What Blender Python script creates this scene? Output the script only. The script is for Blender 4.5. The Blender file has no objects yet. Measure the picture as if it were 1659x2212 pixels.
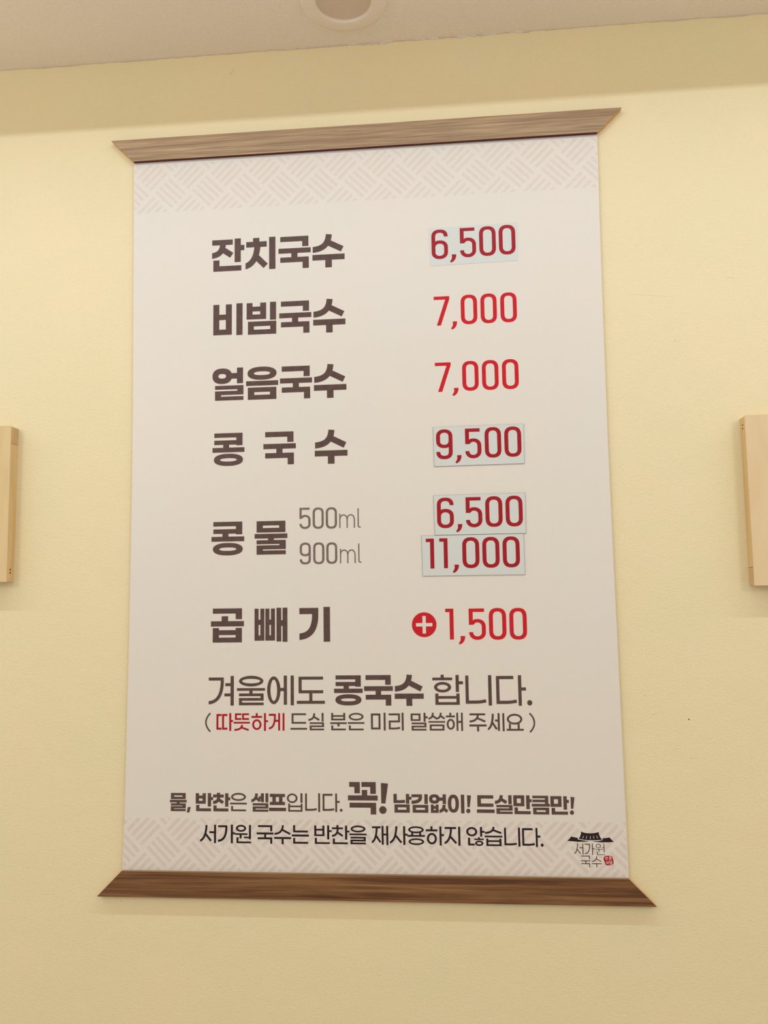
import bpy, bmesh, math, random
from mathutils import Matrix, Vector
from mathutils.geometry import delaunay_2d_cdt
random.seed(7)

# ------------------------------------------------------------ camera, light, exposure
SC = bpy.context.scene
Z0 = 2.15                 # height of the top edge of the menu panel above the floor
WY = 0.004                # wall plane; the panel's printed face lies at y = 0
CEIL = Z0 + 0.1475
cam_d = bpy.data.cameras.new('camera')
cam = bpy.data.objects.new('camera', cam_d)
SC.collection.objects.link(cam)
SC.camera = cam
cam_d.sensor_fit = 'VERTICAL'
cam_d.sensor_height = 24.0
cam_d.lens = 1773.7 / 2212 * 24.0
cam_d.clip_start = 0.02
cam.matrix_world = Matrix(((0.9957527, 0.0234962, 0.0890191, 0.414291),
                           (0.0909016, -0.0975003, -0.9910755, -0.999126),
                           (-0.0146071, 0.9949581, -0.0992220, Z0 - 0.569945),
                           (0, 0, 0, 1)))
W = bpy.data.worlds.new('world'); SC.world = W
W.use_nodes = True
W.node_tree.nodes['Background'].inputs[0].default_value = (1.0, 0.985, 0.97, 1)
W.node_tree.nodes['Background'].inputs[1].default_value = 0.585
def area(name, loc, size, size_y, power, color, rot=(0, 0, 0)):
    d = bpy.data.lights.new(name, 'AREA'); d.shape = 'RECTANGLE'
    d.size = size; d.size_y = size_y; d.energy = power; d.color = color
    o = bpy.data.objects.new(name, d); SC.collection.objects.link(o)
    o.location = loc; o.rotation_euler = rot
    return o
SLOT_IN, SLOT_OUT, TUBE_Y, TUBE_H = -0.316, -0.516, -0.416, 0.0295   # recessed strip light in the ceiling
area('strip_light', (0.3, TUBE_Y, CEIL + TUBE_H), 4.0, 0.008, 11.5, (0.72, 0.83, 1.0))
for lx in (-0.6, 1.4):       # unseen fill lamps added behind the camera to lift wall and ceiling
    d = bpy.data.lights.new('fill_light', 'POINT'); d.energy = 11.5 if lx < 0 else 9.6; d.color = (1.0, 0.96, 0.82); d.shadow_soft_size = 0.16
    o = bpy.data.objects.new('fill_light', d); SC.collection.objects.link(o); o.location = (lx, -1.40, Z0 - 0.12)
SC.view_settings.view_transform = 'Standard'
SC.view_settings.look = 'None'
SC.view_settings.gamma = 1.0
SC.view_settings.use_curve_mapping = False
SC.view_settings.exposure = 0.0

# ------------------------------------------------------------ helpers
def lin(r, g, b):
    f = lambda c: c / 12.92 if c <= 0.04045 else ((c + 0.055) / 1.055) ** 2.4
    return (f(r / 255), f(g / 255), f(b / 255), 1)
def material(name, col, rough=0.6, spec=0.5):
    m = bpy.data.materials.new(name); m.use_nodes = True
    b = m.node_tree.nodes['Principled BSDF']
    b.inputs['Base Color'].default_value = col
    b.inputs['Roughness'].default_value = rough
    b.inputs['Specular IOR Level'].default_value = spec
    return m
def node(m, t, **k):
    n = m.node_tree.nodes.new(t)
    for a, v in k.items():
        if a in n.inputs: n.inputs[a].default_value = v
        else: setattr(n, a, v)
    return n
def link(m, a, b): m.node_tree.links.new(a, b)
def coords(m, scale, rot=(0, 0, 0)):
    g = node(m, 'ShaderNodeNewGeometry'); mp = node(m, 'ShaderNodeMapping')
    mp.inputs['Scale'].default_value = scale; mp.inputs['Rotation'].default_value = rot
    link(m, g.outputs['Position'], mp.inputs['Vector'])
    return mp.outputs['Vector']
def tint(m, vec, scale, c0, c1, p0=0.35, p1=0.65, detail=4):
    n = node(m, 'ShaderNodeTexNoise', Scale=scale, Detail=detail)
    link(m, vec, n.inputs['Vector'])
    r = node(m, 'ShaderNodeValToRGB')
    r.color_ramp.elements[0].position = p0; r.color_ramp.elements[0].color = c0
    r.color_ramp.elements[1].position = p1; r.color_ramp.elements[1].color = c1
    link(m, n.outputs['Fac'], r.inputs['Fac'])
    return r.outputs['Color']
def mixc(m, fac, a, b, mode='MIX'):
    x = node(m, 'ShaderNodeMix', data_type='RGBA', blend_type=mode)
    for sock, v in ((0, fac), (6, a), (7, b)):
        if hasattr(v, 'links'): link(m, v, x.inputs[sock])
        else: x.inputs[sock].default_value = v
    return x.outputs[2]
def bumps(m, layers):
    prev = None
    for vec, scale, detail, dist in layers:
        n = node(m, 'ShaderNodeTexNoise', Scale=scale, Detail=detail)
        link(m, vec, n.inputs['Vector'])
        b = node(m, 'ShaderNodeBump', Strength=1.0, Distance=dist)
        link(m, n.outputs['Fac'], b.inputs['Height'])
        if prev: link(m, prev, b.inputs['Normal'])
        prev = b.outputs['Normal']
    link(m, prev, m.node_tree.nodes['Principled BSDF'].inputs['Normal'])
def base(m, sock): link(m, sock, m.node_tree.nodes['Principled BSDF'].inputs['Base Color'])

# painted plaster wall: soft yellow, fine roller texture
M_wall = material('wall_paint', lin(238, 224, 184), 0.55, 0.25)
v = coords(M_wall, (1, 1, 1))
big = tint(M_wall, v, 6, lin(240, 223, 181), lin(236, 223, 180))
fine = tint(M_wall, v, 700, (0.982, 0.982, 0.982, 1), (1.012, 1.012, 1.012, 1))
base(M_wall, mixc(M_wall, 1.0, big, fine, 'MULTIPLY'))
bumps(M_wall, [(v, 9, 3, 0.0022), (coords(M_wall, (1, 1, 1.5), (0, 0.5, 0)), 380, 4, 0.00044)])
M_ceil = material('ceiling_paint', lin(243, 232, 219), 0.6, 0.2)
v = coords(M_ceil, (1, 1, 1))
base(M_ceil, tint(M_ceil, v, 300, lin(241, 230, 217), lin(246, 235, 222)))
bumps(M_ceil, [(v, 12, 2, 0.0012), (v, 350, 3, 0.00018)])
M_caulk = material('old_filler', lin(214, 205, 196), 0.6, 0.2)
v = coords(M_caulk, (1, 1, 1))
base(M_caulk, tint(M_caulk, v, 60, lin(214, 196, 172), lin(228, 218, 206), 0.42, 0.6))
M_joint = material('ceiling_joint', lin(214, 196, 176), 0.7, 0.1)
M_floor = material('floor_tile', lin(216, 202, 184), 0.5)
v = coords(M_floor, (1, 1, 1))
base(M_floor, tint(M_floor, v, 12, lin(210, 196, 178), lin(222, 208, 190)))
# printed panel
M_panel = material('panel_print_white', lin(230, 223, 211), 0.42, 0.3)
v = coords(M_panel, (1, 1, 1))
base(M_panel, mixc(M_panel, 1.0, tint(M_panel, v, 8, lin(231, 222, 210), lin(229, 223, 211)),
                   tint(M_panel, coords(M_panel, (1, 1, 2.2)), 500, (0.975, 0.975, 0.975, 1), (1.012, 1.012, 1.012, 1)), 'MULTIPLY'))
M_edge = material('panel_foam_edge', lin(196, 182, 166), 0.7, 0.2)
def ink(name, c, rough=0.42, amp=0.12):
    m = material(name, c, rough, 0.22)
    a = tuple(x * (1 - amp) for x in c[:3]) + (1,); b = tuple(min(1, x * (1 + amp)) for x in c[:3]) + (1,)
    base(m, tint(m, coords(m, (1, 1, 1)), 160, a, b))
    return m
M_brown = ink('ink_brown', lin(93, 72, 66))
M_thin = ink('ink_grey_brown', lin(124, 106, 100))
M_dark = ink('ink_dark', lin(42, 27, 32))
M_red = ink('ink_red', lin(205, 27, 38), amp=0.06)
M_red2 = ink('sticker_red', lin(164, 24, 34), amp=0.06)
M_red3 = ink('ink_deep_red', lin(176, 16, 36), amp=0.05)
M_weave_a = ink('ink_weave_cream', lin(224, 214, 201), amp=0.02)
M_weave_b = ink('ink_weave_rose', lin(222, 208, 197), amp=0.02)
M_white = ink('ink_white', lin(236, 226, 214), amp=0.02)
M_stick = material('sticker_film', lin(214, 217, 211), 0.4, 0.4)
base(M_stick, tint(M_stick, coords(M_stick, (1, 1, 1)), 700, lin(213, 216, 210), lin(215, 218, 212)))
M_sedge = material('sticker_edge', lin(92, 84, 78), 0.6)
# wood
def wood(name, c0, c1, c2, seed, rough, spec, streak=1.0):
    m = material(name, c1, rough, spec)
    g = node(m, 'ShaderNodeNewGeometry'); mp = node(m, 'ShaderNodeMapping')
    mp.inputs['Scale'].default_value = (2.6, 14, 110); mp.inputs['Location'].default_value = (seed, seed, seed)
    link(m, g.outputs['Position'], mp.inputs['Vector'])
    n1 = node(m, 'ShaderNodeTexNoise', Scale=1.6, Detail=5, Distortion=0.9); link(m, mp.outputs[0], n1.inputs['Vector'])
    r1 = node(m, 'ShaderNodeValToRGB')
    e = r1.color_ramp.elements
    e[0].position = 0.36; e[0].color = c0; e[1].position = 0.66; e[1].color = c2
    x = e.new(0.5); x.color = c1
    link(m, n1.outputs['Fac'], r1.inputs['Fac'])
    mp2 = node(m, 'ShaderNodeMapping'); mp2.inputs['Scale'].default_value = (20, 100, 850); link(m, g.outputs['Position'], mp2.inputs['Vector'])
    n2 = node(m, 'ShaderNodeTexNoise', Scale=1.0, Detail=3); link(m, mp2.outputs[0], n2.inputs['Vector'])
    r2 = node(m, 'ShaderNodeValToRGB')
    r2.color_ramp.elements[0].position = 0.3; r2.color_ramp.elements[0].color = (1 - .24 * streak,) * 3 + (1,)
    r2.color_ramp.elements[1].position = 0.7; r2.color_ramp.elements[1].color = (1 + .26 * streak, 1 + .26 * streak, 1 + .22 * streak, 1)
    link(m, n2.outputs['Fac'], r2.inputs['Fac'])
    base(m, mixc(m, 1.0, r1.outputs[0], r2.outputs[0], 'MULTIPLY'))
    b = node(m, 'ShaderNodeBump', Strength=0.6, Distance=0.00015)
    link(m, n2.outputs['Fac'], b.inputs['Height']); link(m, b.outputs[0], m.node_tree.nodes['Principled BSDF'].inputs['Normal'])
    return m
M_bar_top = wood('walnut_veneer_sheen', lin(150, 121, 90), lin(164, 135, 102), lin(178, 150, 115), 3.1, 0.42, 0.4, 1.1)  # sheen of the overhead light painted in as a greyer wood tone
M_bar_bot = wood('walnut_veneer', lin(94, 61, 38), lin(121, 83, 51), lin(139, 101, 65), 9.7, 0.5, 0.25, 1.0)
M_bar_under = material('bar_underside_maroon', lin(92, 40, 34), 0.6, 0.3)
M_mdf = material('raw_board_edge', lin(214, 164, 92), 0.7, 0.2)
base(M_mdf, tint(M_mdf, coords(M_mdf, (1, 1, 1)), 200, lin(198, 154, 92), lin(214, 172, 112)))
M_lip = material('bar_top_face_lit', lin(150, 124, 90), 0.6, 0.2)  # light on the bottom bar's top face painted in as a paler tone
def plywood(name, c0, c1, sc):
    m = material(name, c0, 0.55, 0.3)
    mp = coords(m, sc)
    n = node(m, 'ShaderNodeTexNoise', Scale=1.0, Detail=4, Distortion=1.2); link(m, mp, n.inputs['Vector'])
    r = node(m, 'ShaderNodeValToRGB')
    r.color_ramp.elements[0].position = 0.35; r.color_ramp.elements[0].color = c0
    r.color_ramp.elements[1].position = 0.65; r.color_ramp.elements[1].color = c1
    link(m, n.outputs['Fac'], r.inputs['Fac']); base(m, r.outputs[0])
    return m
M_ply = plywood('birch_plywood_face', lin(216, 187, 134), lin(225, 198, 148), (26, 26, 6))
M_ply2 = plywood('pale_plywood_face', lin(224, 197, 151), lin(231, 206, 163), (26, 26, 6))
M_slat = plywood('pine_slat', lin(214, 180, 122), lin(224, 193, 138), (60, 60, 5))
M_slat_end = plywood('pine_end_grain', lin(200, 166, 114), lin(212, 180, 130), (90, 90, 30))
M_plyedge = material('pale_ply_edge', lin(240, 214, 178), 0.6)
M_hole = material('nail_hole', lin(60, 38, 22), 0.9, 0.1)
M_trim = material('downlight_trim_white', lin(243, 230, 216), 0.3, 0.5)
M_lens = material('downlight_lens', lin(218, 200, 180), 0.35, 0.4)
M_metal = material('white_trough_metal', lin(235, 230, 222), 0.5)

COL = SC.collection
def obj(name, me, mats, parent=None, smooth=False):
    if isinstance(me, bmesh.types.BMesh):
        bm = me; me = bpy.data.meshes.new(name); bm.to_mesh(me); bm.free()
    for m in (mats if isinstance(mats, (list, tuple)) else [mats]): me.materials.append(m)
    if smooth:
        for p in me.polygons: p.use_smooth = True
    o = bpy.data.objects.new(name, me); COL.objects.link(o)
    if parent:
        o.parent = parent; o.matrix_parent_inverse = parent.matrix_world.inverted()
    return o
def thing(o, label, cat, group=None):
    o['label'] = label; o['category'] = cat
    if group: o['group'] = group
    return o
def empty(name, loc):
    o = bpy.data.objects.new(name, None); COL.objects.link(o); o.location = loc
    o.empty_display_size = 0.05
    o.matrix_world = Matrix.Translation(loc)
    return o
def structure(o): o['kind'] = 'structure'; return o
def boxbm(bm, x0, x1, y0, y1, z0, z1, mi=0):
    vs = [bm.verts.new((x, y, z)) for x in (x0, x1) for y in (y0, y1) for z in (z0, z1)]
    fs = [bm.faces.new([vs[i] for i in q]) for q in ((0, 1, 3, 2), (4, 6, 7, 5), (0, 4, 5, 1), (2, 3, 7, 6), (0, 2, 6, 4), (1, 5, 7, 3))]
    for f in fs: f.material_index = mi
    return fs
def slab(bm, pts, y0, y1, side_mats=None, front=0):
    """outline pts (u, v mm on the wall plane) extruded from y0 (front, nearer the camera) to y1"""
    a = [bm.verts.new((u / 1000, y0, Z0 - v_ / 1000)) for u, v_ in pts]
    b = [bm.verts.new((u / 1000, y1, Z0 - v_ / 1000)) for u, v_ in pts]
    f = bm.faces.new(a); f.material_index = front
    bm.faces.new(list(reversed(b)))
    n = len(pts)
    for i in range(n):
        s = bm.faces.new((a[i], b[i], b[(i + 1) % n], a[(i + 1) % n]))
        s.material_index = side_mats[i] if side_mats else 0
    bmesh.ops.recalc_face_normals(bm, faces=bm.faces[:])

# ------------------------------------------------------------ the setting
bm = bmesh.new()
X0, X1, YB = -2.0, 2.8, -4.6
boxbm(bm, X0, X1, WY, WY + 0.12, 0, CEIL + 0.12)
wall = structure(obj('wall_back', bm, M_wall))
bm = bmesh.new()
boxbm(bm, X0, X1, YB, WY + 0.12, -0.1, 0)
structure(obj('floor', bm, M_floor))
bm = bmesh.new()   # ceiling slab left open along the strip-light trough
boxbm(bm, X0, X1, SLOT_IN, WY, CEIL, CEIL + 0.12)
boxbm(bm, X0, X1, YB, SLOT_OUT, CEIL, CEIL + 0.12)
boxbm(bm, X0, -1.72, SLOT_OUT, SLOT_IN, CEIL, CEIL + 0.12)
boxbm(bm, 2.32, X1, SLOT_OUT, SLOT_IN, CEIL, CEIL + 0.12)
boxbm(bm, -1.72, 2.32, SLOT_OUT, SLOT_IN, CEIL + 0.08, CEIL + 0.12)
ceiling = structure(obj('ceiling', bm, M_ceil))
# ragged filler along the ceiling joint
def jag(name, x0, x1, n, hmin, hmax, seed, mat, y=WY - 0.0008):
    r = random.Random(seed); bm = bmesh.new(); prev = None; h = hmin
    for i in range(n + 1):
        x = x0 + (x1 - x0) * i / n
        h += r.uniform(-0.5, 0.5) * (hmax - hmin); h = max(hmin, min(hmax, h))
        a = bm.verts.new((x, y, CEIL)); b = bm.verts.new((x, y, CEIL - h))
        c = bm.verts.new((x, WY, CEIL - h - 0.0002))
        if prev:
            bm.faces.new((prev[0], a, b, prev[1])); bm.faces.new((prev[1], b, c, prev[2]))
        prev = (a, b, c)
    bmesh.ops.recalc_face_normals(bm, faces=bm.faces[:])
    return obj(name, bm, mat)
structure(jag('trim_1', -1.2, 2.0, 700, 0.0002, 0.0016, 5, M_joint))
structure(jag('trim_2', 0.26, 0.345, 60, 0.0006, 0.0034, 8, M_caulk, WY - 0.0012))
structure(jag('trim_3', 0.37, 0.52, 90, 0.0004, 0.0026, 11, M_caulk, WY - 0.0012))
structure(jag('trim_4', 0.17, 0.23, 40, 0.0003, 0.0018, 13, M_caulk, WY - 0.0012))
# small flaws in the plaster: ridges, blisters and dark specks
def ridge(pts, w, h):
    bm = bmesh.new(); rows = []
    for i, (u, v_) in enumerate(pts):
        t = min(1, 3 * min(i, len(pts) - 1 - i) / (len(pts) - 1)) if len(pts) > 2 else 1
        rows.append([bm.verts.new((u / 1000, WY - dy * t, Z0 - (v_ + dv) / 1000)) for dv, dy in ((-w * 1.6, -0.00005), (0, h), (w, -0.00005))])
    for a, b in zip(rows, rows[1:]):
        for k in (0, 1): bm.faces.new((a[k], b[k], b[k + 1], a[k + 1]))
    bmesh.ops.recalc_face_normals(bm, faces=bm.faces[:])
    return obj('plaster_ridge', bm, M_wall, wall, True)
def wob(p0, p1, n, a, seed):
    r = random.Random(seed)
    return [(p0[0] + (p1[0] - p0[0]) * i / n + r.uniform(-a, a) * .5, p0[1] + (p1[1] - p0[1]) * i / n + r.uniform(-a, a)) for i in range(n + 1)]
ridge(wob((621, 206), (689, 213), 30, 0.35, 2), 0.7, 0.00045)
ridge(wob((742, 190.5), (762, 192.8), 12, 0.5, 3), 0.9, 0.0006)
ridge(wob((133.5, -126.5), (130, -119), 8, 0.3, 4), 0.8, 0.0009)
blister_mark = ridge(wob((130.5, -119.5), (126.2, -116), 8, 0.4, 9), 1.3, 0.0012)
blister_mark.data.materials[0] = M_caulk
ridge(wob((655, 752), (668, 754), 8, 0.3, 6), 0.6, 0.0003)
def blister(u, v_, r, h, mat=None, name='plaster_blister'):
    bm = bmesh.new()
    bmesh.ops.create_uvsphere(bm, u_segments=10, v_segments=6, radius=1)
    for q in bm.verts:
        q.co = Vector((u / 1000 + q.co.x * r / 1000, WY + q.co.y * h / 1000, Z0 - v_ / 1000 + q.co.z * r / 1000))
    return obj(name, bm, mat or M_wall, wall, True)
for u, v_, r, h in ((636.7, 713.6, 1.9, .35), (641.2, 736.9, 1.3, .5), (676.8, 763.6, 1.4, .4), (700, 741, 1.2, .3), (771, 181, 1.0, .4), (620, 268, .9, .3),
                    (20, 985, 1.0, .3), (90, 1010, .8, .3), (-60, 990, 1.1, .3), (-90, 620, .8, .3), (-70, 190, 1.0, .25), (700, 900, 1.0, .3), (340, -118, 1.2, .4), (352, -122, .9, .4), (505, -112, .9, .3)):
    blister(u, v_, r, h)
for u, v_, r in ((676.9, 720.5, 0.75), (628.1, 692.8, 0.4), (-2.4, 935.4, 0.4), (682.8, 268.3, 0.4)):
    blister(u, v_, r, 0.25, M_hole, 'dark_speck')

# ------------------------------------------------------------ recessed downlight in the ceiling, off
def lathe(bm, prof, cx, cy, n=72, mi=0):
    rings = [[bm.verts.new((cx + r * math.cos(2 * math.pi * k / n), cy + r * math.sin(2 * math.pi * k / n), z)) for k in range(n)] for r, z in prof]
    for a, b in zip(rings, rings[1:]):
        for k in range(n):
            bm.faces.new((a[k], a[(k + 1) % n], b[(k + 1) % n], b[k])).material_index = mi
    return rings
DX, DY = 0.2912, -0.0775
dl = empty('round_downlight', (DX, DY, CEIL))
thing(dl, 'round white recessed downlight, switched off, in the ceiling above the menu sign', 'light')
bm = bmesh.new()
lathe(bm, [(0.0525, CEIL + 0.0005), (0.0524, CEIL - 0.0016), (0.0515, CEIL - 0.0027), (0.0495, CEIL - 0.0033), (0.041, CEIL - 0.0038), (0.0352, CEIL - 0.0044), (0.0342, CEIL - 0.004), (0.0336, CEIL - 0.003), (0.0334, CEIL - 0.0004)], DX, DY)
bmesh.ops.recalc_face_normals(bm, faces=bm.faces[:])
obj('trim_ring', bm, M_trim, dl, True)
bm = bmesh.new()
r_ = lathe(bm, [(0.0334, CEIL - 0.0012), (0.032, CEIL - 0.0006), (0.016, CEIL - 0.0004)], DX, DY)
bm.faces.new(r_[-1]); bmesh.ops.recalc_face_normals(bm, faces=bm.faces[:])
obj('lens', bm, M_lens, dl)

# ------------------------------------------------------------ strip-light fitting in the trough (out of frame)
sl = empty('strip_fixture', (0.3, TUBE_Y, CEIL + 0.03))
thing(sl, 'long white strip light recessed in the ceiling out of frame in front of the sign', 'light')
bm = bmesh.new(); boxbm(bm, -1.72, 2.32, TUBE_Y - 0.012, TUBE_Y + 0.012, CEIL + TUBE_H + 0.001, CEIL + 0.08)
obj('housing', bm, M_metal, sl)

# ------------------------------------------------------------ plywood boxes at the sides of the frame
def ply_box(u0, u1, v0, v1, side, face_mat, label, joint_v, holes, frac):
    root = empty('wooden_box', ((u0 + u1) / 2000, WY, Z0 - v1 / 1000))
    thing(root, label, 'box', 'plywood boxes on the wall')
    D = 0.020; T = 0.0034
    yf = WY - D
    bm = bmesh.new(); boxbm(bm, u0 / 1000, u1 / 1000, yf, yf + T - 0.0010, Z0 - v1 / 1000, Z0 - v0 / 1000)
    for q in bm.faces:
        q.normal_update(); q.material_index = 0 if abs(q.normal.y) > .5 else 1     # pale sawn edge
    obj('front_panel', bm, [face_mat, M_plyedge], root)
    bm = bmesh.new()      # shade of the gap between sheet and frame, painted as a dark strip
    boxbm(bm, u0 / 1000 + .0006, u1 / 1000 - .0006, yf + T - 0.0010, yf + T, Z0 - v1 / 1000 + .0006, Z0 - v0 / 1000 - .0006)
    obj('gap_shade', bm, M_hole, root)
    y0, y1 = yf + T, WY
    s = 0.010; g = 0.0004
    A, B, C_, D_ = u0 / 1000 + g, u1 / 1000 - g, Z0 - v1 / 1000 + g, Z0 - v0 / 1000 - g
    zj = Z0 - joint_v / 1000
    up = joint_v < (v0 + v1) / 2
    # side slats run past one end slat: the end grain block shows beside the joint
    for x0, x1 in ((A, A + s), (B - s, B)):
        bm = bmesh.new()
        if up: boxbm(bm, x0, x1, y0, y1, C_, zj - 0.0004)
        else: boxbm(bm, x0, x1, y0, y1, zj + 0.0004, D_)
        obj('side_slat', bm, M_slat, root)
    bm = bmesh.new()
    if up: boxbm(bm, A, B, y0, y1, zj, D_)
    else: boxbm(bm, A, B, y0, y1, C_, zj)
    obj('end_slat', bm, M_slat_end, root)
    bm = bmesh.new()
    if up: boxbm(bm, A + s + .0003, B - s - .0003, y0, y1, C_, C_ + 0.018)
    else: boxbm(bm, A + s + .0003, B - s - .0003, y0, y1, D_ - 0.018, D_)
    obj('end_slat', bm, M_slat, root)
    xs = B if side > 0 else A
    for hv, hy, hr in holes:
        bm = bmesh.new()
        bmesh.ops.create_uvsphere(bm, u_segments=8, v_segments=6, radius=1)
        for q in bm.verts: q.co = Vector((xs + q.co.x * 0.0002, y0 + (y1 - y0) * hy + q.co.y * hr * 1.3, Z0 - hv / 1000 + q.co.z * hr))
        obj('nail_hole', bm, M_hole, root)
ply_box(-352, -150.3, 349.6, 548.0, 1, M_ply, 'shallow birch plywood box on the wall left of the menu sign', 371.5, [(532.5, .42, .0011), (536.5, .42, .0011)], 0)
ply_box(753.3, 955, 367.4, 566.6, -1, M_ply2, 'shallow pale plywood box on the wall right of the menu sign', 545.5, [(377.0, .45, .0011), (380.9, .5, .0011), (456, .02, .0006)], 0)

# ------------------------------------------------------------ menu sign: panel and two wooden bars
sign = empty('menu_sign', (0.3, WY, Z0 - 0.4489))
thing(sign, 'tall white printed menu sign with brown and red lettering between two wooden bars', 'sign')
PL = [(0, 0), (1.5, 106), (2.6, 218), (4.0, 330), (4.4, 420), (4.3, 520), (3.8, 632), (2.9, 700), (1.9, 811), (0, 898)]
PR = [(600, 898), (599.2, 760), (598.6, 643), (597.6, 500), (597.2, 388), (597.8, 230), (598.6, 120), (600, 0)]
bm = bmesh.new()
slab(bm, PL + PR, 0.0, WY, [1] * (len(PL) + len(PR)))
obj('panel', bm, [M_panel, M_edge], sign)
def bar(pts, mats, name='wooden_bar', yf=-0.0048):
    bm = bmesh.new(); slab(bm, pts, yf, WY, [1, 2, 3, 2])
    return obj(name, bm, mats, sign)
bar([(-29.6, -30.5), (630.6, -30.5), (599.6, 0.0), (1.0, 0.0)], [M_bar_top, M_bar_top, M_mdf, M_bar_under])['label'] = 'walnut top bar with painted grey sheen and mitred ends'
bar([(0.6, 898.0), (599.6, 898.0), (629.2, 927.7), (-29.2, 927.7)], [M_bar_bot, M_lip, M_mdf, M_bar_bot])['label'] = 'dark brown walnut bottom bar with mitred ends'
bm = bmesh.new()    # thin clear film lip below the top bar
slab(bm, [(0.3, 0.4), (599.7, 0.4), (599.6, 2.6), (0.4, 2.6)], -0.0004, 0.0, None)
obj('film_lip', bm, material('film_lip', lin(206, 198, 196), 0.3, 0.5), sign)

def prints(name, polys, mat, parent=sign, y=-0.00006):
    # flatten all overlapping strokes into one clean triangulation (their union)
    bm = bmesh.new(); vs = []; fs = []
    for p in polys:
        q = [a for a, b in zip(p, p[1:] + p[:1]) if math.hypot(a[0] - b[0], a[1] - b[1]) > 1e-4]
        if len(q) < 3: continue
        if sum(a[0] * b[1] - b[0] * a[1] for a, b in zip(q, q[1:] + q[:1])) < 0: q = q[::-1]
        fs.append(list(range(len(vs), len(vs) + len(q)))); vs += [Vector((a, b)) for a, b in q]
    res = delaunay_2d_cdt(vs, [], fs, 0, 1e-4)
    bv = [bm.verts.new((p.x / 1000, y, Z0 - p.y / 1000)) for p in res[0]]
    for tri, orig in zip(res[2], res[5]):
        if orig: bm.faces.new([bv[i] for i in tri])
    bmesh.ops.delete(bm, geom=[x for x in bm.verts if not x.link_faces], context='VERTS')
    for f in bm.faces:
        f.normal_update()
        if f.normal.y > 0: f.normal_flip()
    return obj(name, bm, mat, parent)
# basket-weave print: blocks of four diagonal stripes, alternating direction
def clip(poly, axis, lim, keep_less):
    out = []
    for i, p in enumerate(poly):
        q = poly[(i + 1) % len(poly)]
        ip = (p[axis] <= lim) == keep_less; iq = (q[axis] <= lim) == keep_less
        if ip: out.append(p)
        if ip != iq:
            t = (lim - p[axis]) / (q[axis] - p[axis]); out.append((p[0] + t * (q[0] - p[0]), p[1] + t * (q[1] - p[1])))
    return out
def weave(cu, cv, v0, v1, s=35.36, half_len=16.3, pitch=7.85, hw=2.05):
    polys = []; hp = s / math.sqrt(2)
    for i in range(-14, 30):
        for j in range(-8, 9):
            u, v_ = cu + i * hp, cv + j * hp
            if (i + j) % 2: continue
            d = (1, -1) if i % 2 == 0 else (1, 1)       # stripe direction, '/' or '\\' in u, v-down
            k = 1 / math.sqrt(2); d = (d[0] * k, d[1] * k); n = (-d[1], d[0])
            for q in (-1.5, -.5, .5, 1.5):
                c = (u + n[0] * q * pitch, v_ + n[1] * q * pitch)
                P = [(c[0] + d[0] * a * half_len + n[0] * b * hw, c[1] + d[1] * a * half_len + n[1] * b * hw) for a, b in ((-1, -1), (1, -1), (1, 1), (-1, 1))]
                for ax, lim, less in ((0, 1.1, False), (0, 598.9, True), (1, v0, False), (1, v1, True)):
                    if P: P = clip(P, ax, lim, less)
                if len(P) > 2: polys.append(P)
    return polys
prints('weave_print', weave(75.2, 18.8, 3.2, 69.4), M_weave_a, y=-0.00003)
prints('weave_print', weave(25.7, 848.2, 836.7, 897.4), M_weave_b, y=-0.00003)

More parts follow.
